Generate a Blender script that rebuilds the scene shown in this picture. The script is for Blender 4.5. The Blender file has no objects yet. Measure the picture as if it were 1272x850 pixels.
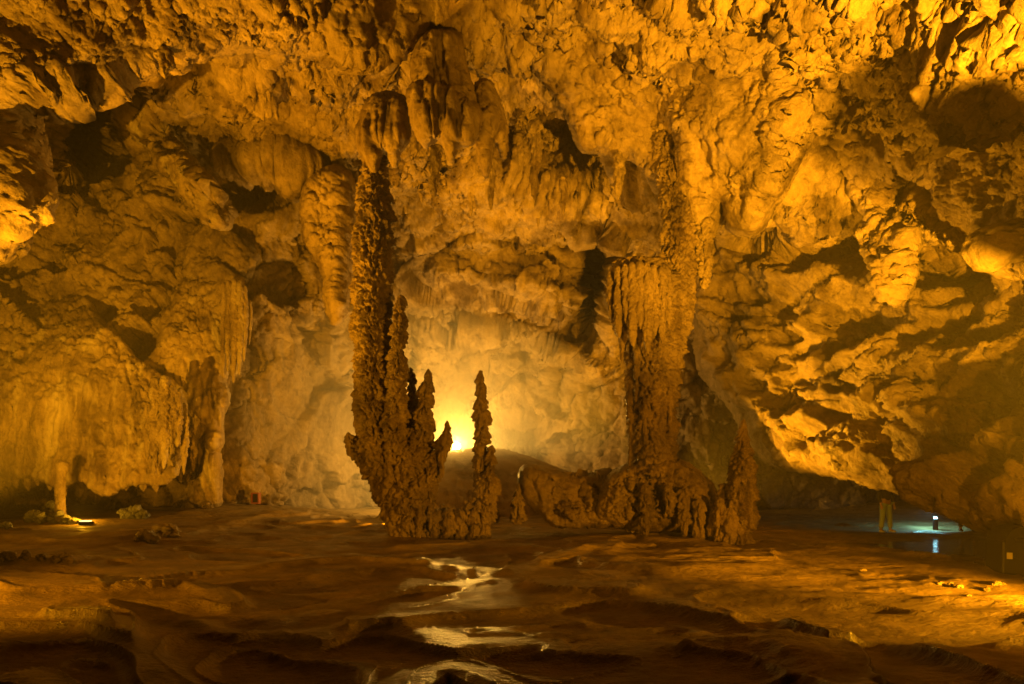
import bpy, math
import numpy as np
from mathutils import Vector

# ------------------------------------------------------------------ camera, world, exposure
S = bpy.context.scene
COL = S.collection
F, CX, HY, CZ = 707.0, 636.0, 600.0, 1.5       # focal length in photo pixels, principal column, horizon row, eye height
cam_d = bpy.data.cameras.new("camera")
cam = bpy.data.objects.new("camera", cam_d)
COL.objects.link(cam)
cam.location = (0, 0, CZ)
cam.rotation_euler = (math.radians(90), 0, 0)
cam_d.sensor_width = 36.0
cam_d.lens = 36.0 * F / 1272.0
cam_d.shift_y = (HY - 425.0) / 1272.0
cam_d.clip_start = 0.05
cam_d.clip_end = 400.0
S.camera = cam
W = bpy.data.worlds.new("World")
S.world = W
W.use_nodes = True
W.node_tree.nodes["Background"].inputs[0].default_value = (1.0, 0.55, 0.12, 1)
W.node_tree.nodes["Background"].inputs[1].default_value = 0.004
S.view_settings.view_transform = 'Standard'
S.view_settings.look = 'None'
S.view_settings.exposure = 0.0
S.view_settings.gamma = 1.0
S.render.engine = 'CYCLES'
cy = S.cycles
cy.use_denoising = True
try:
    cy.denoiser = 'OPENIMAGEDENOISE'
except Exception:
    pass
cy.max_bounces = 5
cy.diffuse_bounces = 2
cy.glossy_bounces = 3
cy.volume_bounces = 0
cy.sample_clamp_indirect = 6.0
cy.caustics_reflective = False
cy.caustics_refractive = False


def at(px, py, d):
    return np.array([(px - CX) / F * d, d, CZ + (HY - py) / F * d])


AMBER = (1.0, 0.365, 0.004)
GOLD = (1.0, 0.41, 0.008)
PALE = (1.0, 0.50, 0.06)


def spot(name, loc, target, power, size=80, blend=0.6, radius=0.12, color=AMBER):
    l = bpy.data.lights.new(name, 'SPOT')
    l.energy = power; l.spot_size = math.radians(size); l.spot_blend = blend
    l.shadow_soft_size = radius; l.color = color
    o = bpy.data.objects.new(name, l); COL.objects.link(o)
    o.location = loc
    v = Vector(target) - Vector(loc)
    o.rotation_euler = v.to_track_quat('-Z', 'Y').to_euler()
    return o


def point(name, loc, power, radius=0.1, color=AMBER):
    l = bpy.data.lights.new(name, 'POINT')
    l.energy = power; l.shadow_soft_size = radius; l.color = color
    o = bpy.data.objects.new(name, l); COL.objects.link(o)
    o.location = loc
    return o


# lamps of the show cave: floodlights on the floor and behind the formations
MISTY = (1.0, 0.50, 0.07)
point("mist_lamp_light", at(567, 553, 27.2), 4600, 0.16, MISTY)
spot("back_wall_flood", at(812, 575, 21.0), at(640, 330, 28), 5600, 90, 0.8, 0.08, GOLD)
RF = np.array([5.6, 3.4, 0.35])
spot("right_flood", RF, at(1000, 125, 13), 50000, 68, 0.9, 0.06, GOLD)
spot("curtain_flood", at(884, 640, 16.9), at(905, 190, 14.8), 11000, 40, 0.7, 0.03, GOLD)
spot("slab_flood", at(830, 640, 18.6), at(1030, 470, 16), 8500, 78, 0.7, 0.03, GOLD)
spot("ledge_flood", (7.6, 5.2, 0.55), (2.6, 13.5, 1.0), 5500, 62, 0.7, 0.03, AMBER)
spot("floor_flood", (7.4, 5.0, 0.75), (2.0, 8.9, 0.0), 3000, 84, 0.8, 0.03, GOLD)
spot("wall_flood", (4.6, 3.0, 0.2), at(1210, 520, 11.5), 1700, 62, 0.8, 0.03, AMBER)
spot("left_floor_flood", (-8.6, 5.4, 0.7), (-2.5, 11.0, 0.0), 2200, 80, 0.8, 0.04, AMBER)
spot("left_flood", (-11.5, 8.0, 0.3), at(120, 200, 15), 17000, 120, 0.8, 0.03, GOLD)
spot("side_flood", (-13.2, 12.6, 0.5), at(500, 130, 16), 15000, 60, 0.9, 0.03, AMBER)
spot("ceiling_flood", at(715, 640, 18.0), at(640, 150, 18), 900, 100, 0.8, 0.03, AMBER)
spot("left_wall_flood", at(500, 650, 18.2), at(150, 400, 21), 2200, 110, 0.8, 0.04, AMBER)
point("foot_lamp_light", at(104, 641, 17.4) + np.array([0, -0.1, 0.1]), 60, 0.05, GOLD)
spot("cool_lamp_light", at(1162, 640, 18.3) + np.array([-0.12, 0.05, 0.16]), at(1162, 640, 18.3) + np.array([-0.2, 0.3, -0.6]), 110, 166, 0.35, 0.05, (0.30, 0.85, 0.9))

# ------------------------------------------------------------------ noise
_rng = np.random.RandomState(7)
PERM = np.concatenate([_rng.permutation(256)] * 3).astype(np.int32)
GRAD = _rng.normal(size=(256, 3)).astype(np.float32)
GRAD /= np.linalg.norm(GRAD, axis=1, keepdims=True)
JIT = _rng.rand(256, 3).astype(np.float32)


def _h(i, j, k):
    return PERM[PERM[PERM[i & 255] + (j & 255)] + (k & 255)]


def perlin(p):
    p = np.asarray(p, dtype=np.float32)
    i = np.floor(p).astype(np.int32)
    f = p - i
    u = f * f * f * (f * (f * 6 - 15) + 10)
    out = 0
    for dx in (0, 1):
        wx = u[:, 0] if dx else 1 - u[:, 0]
        for dy in (0, 1):
            wy = u[:, 1] if dy else 1 - u[:, 1]
            for dz in (0, 1):
                wz = u[:, 2] if dz else 1 - u[:, 2]
                g = GRAD[_h(i[:, 0] + dx, i[:, 1] + dy, i[:, 2] + dz)]
                n = g[:, 0] * (f[:, 0] - dx) + g[:, 1] * (f[:, 1] - dy) + g[:, 2] * (f[:, 2] - dz)
                out = out + wx * wy * wz * n
    return out * 1.5


def fbm(p, octs=4, gain=0.5, lac=2.03):
    a, s, o = 1.0, 0.0, 0
    p = np.asarray(p, dtype=np.float32)
    for k in range(octs):
        o = o + a * perlin(p + k * 17.3)
        s += a
        a *= gain
        p = p * lac
    return o / s * 1.3


def ridged(p, octs=4, gain=0.55):
    a, s, o = 1.0, 0.0, 0
    p = np.asarray(p, dtype=np.float32)
    for k in range(octs):
        o = o + a * (1 - 2 * np.abs(perlin(p + k * 31.7)))
        s += a
        a *= gain
        p = p * 2.1
    return o / s


def worley(p, second=False):
    p = np.asarray(p, dtype=np.float32)
    i = np.floor(p).astype(np.int32)
    f = p - i
    f1 = np.full(len(p), 9.0, np.float32)
    f2 = np.full(len(p), 9.0, np.float32)
    for dx in (-1, 0, 1):
        for dy in (-1, 0, 1):
            for dz in (-1, 0, 1):
                j = JIT[_h(i[:, 0] + dx, i[:, 1] + dy, i[:, 2] + dz)]
                d = (j[:, 0] + dx - f[:, 0]) ** 2 + (j[:, 1] + dy - f[:, 1]) ** 2 + (j[:, 2] + dz - f[:, 2]) ** 2
                if second:
                    f2 = np.minimum(f2, np.maximum(f1, d))
                f1 = np.minimum(f1, d)
    if second:
        return np.sqrt(f1), np.sqrt(f2)
    return np.sqrt(f1)


def facet(p, tilt=0.9):
    """broken faces: every cell is a plane with its own height and slope"""
    p = np.asarray(p, dtype=np.float32)
    i = np.floor(p).astype(np.int32)
    f = p - i
    f1 = np.full(len(p), 9.0, np.float32)
    hb = np.zeros(len(p), np.float32)
    for dx in (-1, 0, 1):
        for dy in (-1, 0, 1):
            for dz in (-1, 0, 1):
                k = _h(i[:, 0] + dx, i[:, 1] + dy, i[:, 2] + dz)
                j = JIT[k]
                ex = j[:, 0] + dx - f[:, 0]; ey = j[:, 1] + dy - f[:, 1]; ez = j[:, 2] + dz - f[:, 2]
                d = ex * ex + ey * ey + ez * ez
                g = GRAD[(k * 7 + 3) & 255]
                v = JIT[(k * 5 + 1) & 255][:, 0] - 0.5 - tilt * (g[:, 0] * ex + g[:, 1] * ey + g[:, 2] * ez)
                m = d < f1
                hb = np.where(m, v, hb)
                f1 = np.where(m, d, f1)
    return hb


def V3(x, y, z):
    return np.array([x, y, z], dtype=np.float32)


def warp(p, freq, amp):
    q = np.stack([perlin(p * freq + 11), perlin(p * freq + 57), perlin(p * freq + 93)], 1)
    return p + q * amp


# ------------------------------------------------------------------ rock relief (metres along the normal)
def popcorn(p, s=0.5, amp=0.2):
    q = warp(p * V3(1, 1, 0.72), 1.1 / s * 0.5, 0.35 * s)
    b = 1 - worley(q / s) ** 2
    c = 1 - worley(q / (s * 0.4) + 9) ** 2
    return amp * (0.62 * b + 0.3 * c + 0.22 * fbm(q / s * 2.5, 3))


def r_bulb(p):
    q = warp(p, 0.5, 0.5) * V3(1, 1, 0.62)
    big = 0.9 * fbm(p * V3(0.42, 0.42, 0.26) + 3, 3) + 0.55 * (1 - worley(q * 0.62) ** 2)
    mod = np.clip(0.6 + 1.6 * fbm(p * 0.5 + 20, 2), 0.15, 1.3)
    return 1.25 * big + mod * popcorn(p, 0.62, 0.66) + popcorn(p + 40, 0.24, 0.16) + 0.09 * ridged(p * 3.0, 4)


def r_flute(p):
    q = warp(p, 0.7, 0.25)
    a = ridged(q * V3(2.4, 2.4, 0.16), 3)
    b = ridged(q * V3(6.5, 6.5, 0.5) + 5, 2)
    return 0.22 * a + 0.13 * b + 0.16 * fbm(p * 0.8, 3) + 0.05 * popcorn(p, 0.3, 1.0)


_ca, _sa = math.cos(0.65), math.sin(0.65)


def r_scallop(p):
    # hollows dissolved by running water, drawn out along the dip of the wall
    u = p[:, 0] * _ca - p[:, 2] * _sa
    v = p[:, 0] * _sa + p[:, 2] * _ca
    q = np.stack([u * 0.46, p[:, 1] * 0.50, v * 1.1], 1)
    q = warp(q, 0.5, 0.55)
    w = worley(q * 1.05)
    w2 = worley(q * 2.5 + 4)
    w3 = worley(q * 4.6 + 8)
    return (1.55 * np.minimum(w, 0.95) ** 1.4 + 0.50 * np.minimum(w2, 0.95) ** 1.4 + 0.09 * w3
            + 0.5 * fbm(p * 0.33, 3) + 0.16 * facet(q * 1.7 + 3) + 0.10 * ridged(q * 2.2, 4) - 0.4)


def r_block(p):
    q = warp(warp(p, 0.45, 0.8), 1.9, 0.16)
    a = facet(q * V3(0.33, 0.33, 0.5))
    b = facet(q * V3(0.95, 0.95, 0.75) + 6)
    c = facet(q * V3(2.4, 2.4, 1.8) + 2)
    return 0.9 * fbm(p * 0.3 + 8, 3) + 1.15 * a + 0.38 * b + 0.10 * c + 0.30 * ridged(q * V3(1.1, 1.1, 0.7), 5, 0.5)


def scales(p, fx, fz, tilt=1.0, seed=0):
    """drip scales: every cell swells downwards and breaks off at its lower lip"""
    q = p * V3(fx, fx, fz) + seed
    i = np.floor(q).astype(np.int32)
    f = (q - i).astype(np.float32)
    f1 = np.full(len(q), 9.0, np.float32)
    hb = np.zeros(len(q), np.float32)
    for dx in (-1, 0, 1):
        for dy in (-1, 0, 1):
            for dz in (-1, 0, 1):
                k = _h(i[:, 0] + dx, i[:, 1] + dy, i[:, 2] + dz)
                j = JIT[k]
                ex = j[:, 0] + dx - f[:, 0]; ey = j[:, 1] + dy - f[:, 1]; ez = j[:, 2] + dz - f[:, 2]
                d = ex * ex + ey * ey + ez * ez
                v = 0.9 * (JIT[(k * 5 + 1) & 255][:, 0] - 0.5) + tilt * ez - 0.8 * d
                m = d < f1
                hb = np.where(m, v, hb)
                f1 = np.where(m, d, f1)
    return hb


def r_column(p, k=1.0):
    q = warp(p, 2.6, 0.09)
    a = scales(q, 5.6 * k, 2.6 * k, 1.0)
    b = scales(q, 12.0 * k, 5.6 * k, 0.9, 3)
    c = ridged(q * V3(3.5, 3.5, 0.5), 2)
    return (0.125 * a + 0.07 * b + 0.05 * c - 0.05) / k + 0.12 * fbm(p * 1.3, 3) + 0.02 * fbm(p * 14, 2)


def r_knob(p):
    return popcorn(p, 0.42, 0.24) + popcorn(p + 7, 0.17, 0.10) + 0.22 * fbm(p * 0.9, 3) + 0.05 * ridged(p * 4, 3) + 0.8 * detail(p)


def detail(p):
    """the last layer of broken texture, a hand's breadth and smaller"""
    q = warp(p, 3.0, 0.07)
    mod = np.clip(0.55 + 1.3 * fbm(p * 0.6 + 31, 2), 0.1, 1.2)
    return (0.125 * facet(q * 2.9) + 0.07 * facet(q * 6.3 + 5) + 0.075 * ridged(q * 4.1, 3)) * mod + 0.035 * ridged(p * 1.7, 3)


# ------------------------------------------------------------------ materials
def rock_mat(name, lo, hi, rough=0.75, scale=1.0, pale=None, bump=0.5, wet=0.0):
    m = bpy.data.materials.new(name)
    m.use_nodes = True
    N, L = m.node_tree.nodes, m.node_tree.links
    b = N["Principled BSDF"]
    tc = N.new("ShaderNodeNewGeometry")
    n1 = N.new("ShaderNodeTexNoise"); n1.inputs["Scale"].default_value = 0.55 * scale
    n1.inputs["Detail"].default_value = 8; n1.inputs["Roughness"].default_value = 0.62
    L.new(tc.outputs["Position"], n1.inputs["Vector"])
    r = N.new("ShaderNodeValToRGB")
    r.color_ramp.elements[0].position = 0.38; r.color_ramp.elements[0].color = (*lo, 1)
    r.color_ramp.elements[1].position = 0.60; r.color_ramp.elements[1].color = (*hi, 1)
    n5 = N.new("ShaderNodeTexNoise"); n5.inputs["Scale"].default_value = 3.6 * scale
    n5.inputs["Detail"].default_value = 10; n5.inputs["Roughness"].default_value = 0.78
    L.new(tc.outputs["Position"], n5.inputs["Vector"])
    av = N.new("ShaderNodeMix"); av.data_type = 'FLOAT'; av.inputs[0].default_value = 0.45
    L.new(n1.outputs[0], av.inputs[2]); L.new(n5.outputs[0], av.inputs[3])
    L.new(av.outputs[0], r.inputs[0])
    col = r.outputs[0]
    ms = N.new("ShaderNodeMapping"); ms.inputs["Scale"].default_value = (1.0, 1.0, 0.28)
    L.new(tc.outputs["Position"], ms.inputs[0])
    n6 = N.new("ShaderNodeTexNoise"); n6.inputs["Scale"].default_value = 1.1 * scale; n6.inputs["Detail"].default_value = 7
    n6.inputs["Roughness"].default_value = 0.66
    L.new(ms.outputs[0], n6.inputs["Vector"])
    r6 = N.new("ShaderNodeValToRGB")
    r6.color_ramp.elements[0].position = 0.36; r6.color_ramp.elements[0].color = (0.42, 0.38, 0.34, 1)
    r6.color_ramp.elements[1].position = 0.50; r6.color_ramp.elements[1].color = (1, 1, 1, 1)
    e6 = r6.color_ramp.elements.new(0.66); e6.color = (1.0, 1.0, 1.0, 1)
    e7 = r6.color_ramp.elements.new(0.74); e7.color = (1.45, 1.5, 1.6, 1)
    L.new(n6.outputs[0], r6.inputs[0])
    mm = N.new("ShaderNodeMix"); mm.data_type = 'RGBA'; mm.blend_type = 'MULTIPLY'; mm.inputs["Factor"].default_value = 1.0
    L.new(col, mm.inputs[6]); L.new(r6.outputs[0], mm.inputs[7])
    col = mm.outputs[2]
    if pale:
        mp = N.new("ShaderNodeMapping"); mp.inputs["Scale"].default_value = (1.3, 1.3, 0.22)
        L.new(tc.outputs["Position"], mp.inputs[0])
        n2 = N.new("ShaderNodeTexNoise"); n2.inputs["Scale"].default_value = 1.5 * scale; n2.inputs["Detail"].default_value = 6
        L.new(mp.outputs[0], n2.inputs["Vector"])
        r2 = N.new("ShaderNodeValToRGB")
        r2.color_ramp.elements[0].position = 0.52; r2.color_ramp.elements[0].color = (0, 0, 0, 1)
        r2.color_ramp.elements[1].position = 0.68; r2.color_ramp.elements[1].color = (0.8, 0.8, 0.8, 1)
        L.new(n2.outputs[0], r2.inputs[0])
        mx = N.new("ShaderNodeMix"); mx.data_type = 'RGBA'
        L.new(r2.outputs[0], mx.inputs["Factor"]); L.new(col, mx.inputs[6]); mx.inputs[7].default_value = (*pale, 1)
        col = mx.outputs[2]
    L.new(col, b.inputs["Base Color"])
    n3 = N.new("ShaderNodeTexNoise"); n3.inputs["Scale"].default_value = 7.0 * scale
    n3.inputs["Detail"].default_value = 9; n3.inputs["Roughness"].default_value = 0.68
    L.new(tc.outputs["Position"], n3.inputs["Vector"])
    bp = N.new("ShaderNodeBump"); bp.inputs["Strength"].default_value = min(1.0, bump * 1.7); bp.inputs["Distance"].default_value = 0.16 / scale
    L.new(n3.outputs[0], bp.inputs["Height"]); L.new(bp.outputs[0], b.inputs["Normal"])
    mr = N.new("ShaderNodeMapRange"); mr.inputs["To Min"].default_value = rough - 0.18 - wet; mr.inputs["To Max"].default_value = rough + 0.12
    n4 = N.new("ShaderNodeTexNoise"); n4.inputs["Scale"].default_value = 1.7
    L.new(tc.outputs["Position"], n4.inputs["Vector"])
    mr.inputs["From Min"].default_value = 0.35; mr.inputs["From Max"].default_value = 0.65
    L.new(n4.outputs[0], mr.inputs["Value"]); L.new(mr.outputs[0], b.inputs["Roughness"])
    b.inputs["Specular IOR Level"].default_value = 0.35
    return m


def plain(name, col, rough=0.5, emit=None, strength=0.0, metal=0.0):
    m = bpy.data.materials.new(name)
    m.use_nodes = True
    N, L = m.node_tree.nodes, m.node_tree.links
    b = N["Principled BSDF"]
    b.inputs["Base Color"].default_value = (*col, 1)
    b.inputs["Roughness"].default_value = rough
    b.inputs["Metallic"].default_value = metal
    n = N.new("ShaderNodeTexNoise"); n.inputs["Scale"].default_value = 30
    mr = N.new("ShaderNodeMapRange"); mr.inputs["To Min"].default_value = rough * 0.8; mr.inputs["To Max"].default_value = min(1, rough * 1.2)
    L.new(n.outputs[0], mr.inputs["Value"]); L.new(mr.outputs[0], b.inputs["Roughness"])
    if emit:
        b.inputs["Emission Color"].default_value = (*emit, 1)
        b.inputs["Emission Strength"].default_value = strength
    return m


M_wall = rock_mat("limestone_wall", (0.098, 0.069, 0.043), (0.320, 0.244, 0.155), 0.78)
M_ceil = rock_mat("calcite_ceiling", (0.127, 0.092, 0.056), (0.351, 0.265, 0.168), 0.72)
M_slab = rock_mat("scalloped_limestone", (0.098, 0.069, 0.043), (0.259, 0.194, 0.121), 0.7)
M_flow = rock_mat("flowstone", (0.117, 0.083, 0.048), (0.305, 0.230, 0.141), 0.66, pale=(0.38, 0.32, 0.24), bump=0.4)
M_drape = rock_mat("drapery_calcite", (0.117, 0.083, 0.048), (0.289, 0.215, 0.134), 0.68, bump=0.45)
M_column = rock_mat("column_calcite", (0.073, 0.050, 0.030), (0.228, 0.165, 0.101), 0.55, scale=1.3, wet=0.1)
M_grey = rock_mat("grey_rubble", (0.12, 0.12, 0.115), (0.24, 0.24, 0.23), 0.8, scale=1.5)
M_mound = rock_mat("mud_bank", (0.20, 0.14, 0.08), (0.30, 0.22, 0.13), 0.7, bump=0.25)


# ------------------------------------------------------------------ mesh helpers
def make(name, verts, faces, mat, parent=None, base=None, smooth=True):
    verts = np.asarray(verts, dtype=np.float32)
    loc = np.zeros(3)
    if parent is not None:
        loc = np.array(parent.location)
    elif base is not None:
        loc = np.asarray(base, float)
    verts = verts - loc.astype(np.float32)
    me = bpy.data.meshes.new(name)
    if isinstance(faces, np.ndarray):
        nf, k = faces.shape
        me.vertices.add(len(verts)); me.vertices.foreach_set("co", verts.ravel())
        me.loops.add(nf * k); me.loops.foreach_set("vertex_index", faces.astype(np.int32).ravel())
        me.polygons.add(nf)
        me.polygons.foreach_set("loop_start", np.arange(0, nf * k, k, dtype=np.int32))
        me.update(calc_edges=True)
    else:
        me.from_pydata([tuple(v) for v in verts], [], faces)
    me.validate()
    if smooth:
        me.polygons.foreach_set("use_smooth", np.ones(len(me.polygons), bool))
    me.materials.append(mat)
    o = bpy.data.objects.new(name, me)
    COL.objects.link(o)
    if parent is not None:
        o.parent = parent
    else:
        o.location = loc
    return o


def thing(name, label, cat, loc, group=None):
    o = bpy.data.objects.new(name, None)
    COL.objects.link(o)
    o.location = tuple(float(c) for c in loc)
    o.empty_display_size = 0.3
    o["label"] = label; o["category"] = cat
    if group: o["group"] = group
    return o


def tag(o, label, cat, group=None):
    o["label"] = label; o["category"] = cat
    if group: o["group"] = group
    return o


def struct(o, kind="structure"):
    o["kind"] = kind
    return o


def grid_faces(nr, nc, wrap=False):
    r = np.arange(nr - 1)[:, None]
    c = np.arange(nc if wrap else nc - 1)[None, :]
    c1 = (c + 1) % nc
    a = r * nc + c; b = r * nc + c1; d = (r + 1) * nc + c; e = (r + 1) * nc + c1
    return np.stack([a, d, e, b], -1).reshape(-1, 4)


def grid_normals(P, wrap=False):
    if wrap:
        du = np.roll(P, -1, 1) - np.roll(P, 1, 1)
    else:
        du = np.gradient(P, axis=1)
    dv = np.gradient(P, axis=0)
    n = np.cross(du, dv)
    return n / np.maximum(np.linalg.norm(n, axis=2, keepdims=True), 1e-9)


def tps(pts, qx, qy, lam=1e-3):
    """thin plate spline through (x, y, value) points"""
    pts = np.asarray(pts, float)
    s = 300.0
    x, y, v = pts[:, 0] / s, pts[:, 1] / s, pts[:, 2]
    n = len(x)
    r2 = (x[:, None] - x) ** 2 + (y[:, None] - y) ** 2
    K = r2 * np.log(r2 + 1e-9) * 0.5 + lam * np.eye(n)
    Pm = np.stack([np.ones(n), x, y], 1)
    A = np.block([[K, Pm], [Pm.T, np.zeros((3, 3))]])
    w = np.linalg.solve(A, np.concatenate([v, np.zeros(3)]))
    qx = np.asarray(qx, float) / s; qy = np.asarray(qy, float) / s
    out = w[n] + w[n + 1] * qx + w[n + 2] * qy
    for i in range(n):
        r2 = (qx - x[i]) ** 2 + (qy - y[i]) ** 2
        out = out + w[i] * r2 * np.log(r2 + 1e-9) * 0.5
    return out


def rays(PX, PY, D):
    return np.stack([(PX - CX) / F * D, D, CZ + (HY - PY) / F * D], -1)


def catmull(pts, n=8):
    pts = np.asarray(pts, float)
    k = len(pts)
    out = []
    for i in range(k):
        p0, p1, p2, p3 = pts[i - 1], pts[i], pts[(i + 1) % k], pts[(i + 2) % k]
        t = np.linspace(0, 1, n, endpoint=False)[:, None]
        out.append(0.5 * ((2 * p1) + (-p0 + p2) * t + (2 * p0 - 5 * p1 + 4 * p2 - p3) * t ** 2 + (-p0 + 3 * p1 - 3 * p2 + p3) * t ** 3))
    return np.concatenate(out)


def poly_sd(poly, X, Y):
    """signed distance, positive inside"""
    a = poly; b = np.roll(poly, -1, 0)
    best = np.full(X.shape, 1e18)
    inside = np.zeros(X.shape, bool)
    for (ax, ay), (bx, by) in zip(a, b):
        ex, ey = bx - ax, by - ay
        wx, wy = X - ax, Y - ay
        t = np.clip((wx * ex + wy * ey) / (ex * ex + ey * ey + 1e-12), 0, 1)
        best = np.minimum(best, (wx - ex * t) ** 2 + (wy - ey * t) ** 2)
        c = ((ay <= Y) & (by > Y)) | ((by <= Y) & (ay > Y))
        if abs(ey) > 1e-12:
            inside ^= c & (wx < wy / ey * ex)
    d = np.sqrt(best)
    return np.where(inside, d, -d)


def mass(outline, depth, thick, width, relief, step=1.8, rough=6.0, seed=0.0, amp=1.0, back=True, fine=1.0):
    """a rounded rock body: an outline with a depth per point, a real thickness and relief all over"""
    poly = catmull(outline, 6)
    x0, y0 = poly.min(0) - 12; x1, y1 = poly.max(0) + 12
    PX, PY = np.meshgrid(np.arange(x0, x1, step), np.arange(y0, y1, step))
    sd = poly_sd(poly, PX, PY)
    q = np.stack([PX.ravel() / 60, PY.ravel() / 60, np.full(PX.size, seed)], 1)
    sd = sd + (rough * fbm(q, 5, 0.6)).reshape(PX.shape)
    gy, gx = np.gradient(sd, step)
    g = np.maximum(gx * gx + gy * gy, 0.3)
    near = (sd < 0) & (sd > -1.6 * step)
    PX = np.where(near, PX - sd * gx / g, PX)
    PY = np.where(near, PY - sd * gy / g, PY)
    sdc = np.where(near, 0, sd)
    keep = sd > -1.6 * step
    D0 = tps(depth, PX, PY) if len(depth) > 2 else np.full(PX.shape, depth[0][2])
    s = np.clip(sdc / width, 0, 1)
    prof = np.sqrt(np.clip(1 - (1 - s) ** 2, 0, 1))
    vs, fs, off = [], [], 0
    nr, nc = PX.shape
    faces = grid_faces(nr, nc)
    fk = keep.ravel()[faces].all(1)
    for sign in ((1, -1) if back else (1,)):
        D = D0 + thick * (1 - sign * prof)
        P = rays(PX, PY, D)
        for it in range(1):
            n = grid_normals(P) * sign
            flat = P.reshape(-1, 3)
            kk = keep.ravel()
            h = np.zeros(len(flat))
            h[kk] = relief(flat[kk] + seed * 7.7) * amp
            n = n.reshape(-1, 3)
            # outward means away from the middle of the body
            ctr = rays(PX, PY, D0 + thick).reshape(-1, 3)
            flip = np.sign(np.sum(n * (flat - ctr), 1)); flip[flip == 0] = 1
            n = n * flip[:, None]
            edge = np.clip(sdc.ravel() / (width * 0.9), 0.16, 1)
            flat = flat + n * (h * edge)[:, None]
        if fine and sign > 0:
            n2 = grid_normals(flat.reshape(P.shape)).reshape(-1, 3)
            n2 *= np.where(np.sum(n2 * n, 1) < 0, -1, 1)[:, None]
            h = np.zeros(len(flat)); h[kk] = detail(flat[kk])
            flat = flat + n2 * (h * edge * fine)[:, None]
        f = faces[fk]
        used = np.unique(f)
        remap = np.zeros(nr * nc, np.int64); remap[used] = np.arange(len(used))
        vs.append(flat[used]); fs.append(remap[f][:, ::sign] + off); off += len(used)
    return np.concatenate(vs), np.concatenate(fs)


def loft(spine, d, relief, depth=1.0, res=0.035, seed=0.0, amp=1.0, cap=True, tip=0.3):
    """a stone shaft: (column, row, half width[, distance offset]) stations in photo pixels at distance d"""
    sp = np.array([list(s) + [0.0] * (4 - len(s)) for s in spine], float)
    C = np.array([at(x, y, d + o) for x, y, r, o in sp])
    R = sp[:, 2] * (d + sp[:, 3]) / F
    seg = np.linalg.norm(np.diff(C, axis=0), axis=1)
    t = np.concatenate([[0], np.cumsum(seg)])
    n = max(12, int(t[-1] / res))
    tt = np.linspace(0, t[-1], n)

    def smooth(v):
        m = np.gradient(v, t)
        i = np.clip(np.searchsorted(t, tt) - 1, 0, len(t) - 2)
        h = t[i + 1] - t[i]; u = (tt - t[i]) / h
        return ((2 * u ** 3 - 3 * u ** 2 + 1) * v[i] + (u ** 3 - 2 * u ** 2 + u) * h * m[i]
                + (-2 * u ** 3 + 3 * u ** 2) * v[i + 1] + (u ** 3 - u ** 2) * h * m[i + 1])
    c = np.stack([smooth(C[:, k]) for k in range(3)], 1)
    r = np.maximum(smooth(R), 0.01)
    if cap:
        e = np.minimum(tt, t[-1] - tt)
        rc = max(tip * 0.6, 0.08)
        r = r * np.sqrt(np.clip(1 - (1 - np.clip(e / rc, 0, 1)) ** 2, 0.0004, 1))
    T = np.gradient(c, axis=0); T /= np.linalg.norm(T, axis=1, keepdims=True)
    A = np.cross(T, np.array([0, 1.0, 0])); A /= np.maximum(np.linalg.norm(A, axis=1, keepdims=True), 1e-6)
    B = np.cross(A, T)
    m = max(24, int(2 * math.pi * r.max() / res))
    th = np.linspace(0, 2 * math.pi, m, endpoint=False)
    ring = A[:, None, :] * np.cos(th)[None, :, None] + B[:, None, :] * (np.sin(th) * depth)[None, :, None]
    P = c[:, None, :] + ring * r[:, None, None]
    nrm = ring / np.linalg.norm(ring, axis=2, keepdims=True)
    flat = P.reshape(-1, 3)
    h = relief(flat + seed * 5.3) * amp
    lim = np.repeat(np.clip(r / 0.25, 0.12, 1), m)
    flat = flat + nrm.reshape(-1, 3) * (h * lim)[:, None]
    f = grid_faces(n, m, True)
    return flat, f


def join(*vf):
    v, f, o = [], [], 0
    for a, b in vf:
        v.append(a); f.append(b + o); o += len(a)
    return np.concatenate(v), np.concatenate(f)


# ------------------------------------------------------------------ the cave shell: walls and roof
SHELL = {}


def shell_d(px, py):
    return float(SHELL['D'][np.argmin(np.abs(SHELL['Y'] - py)), np.argmin(np.abs(SHELL['X'] - px))])


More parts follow.
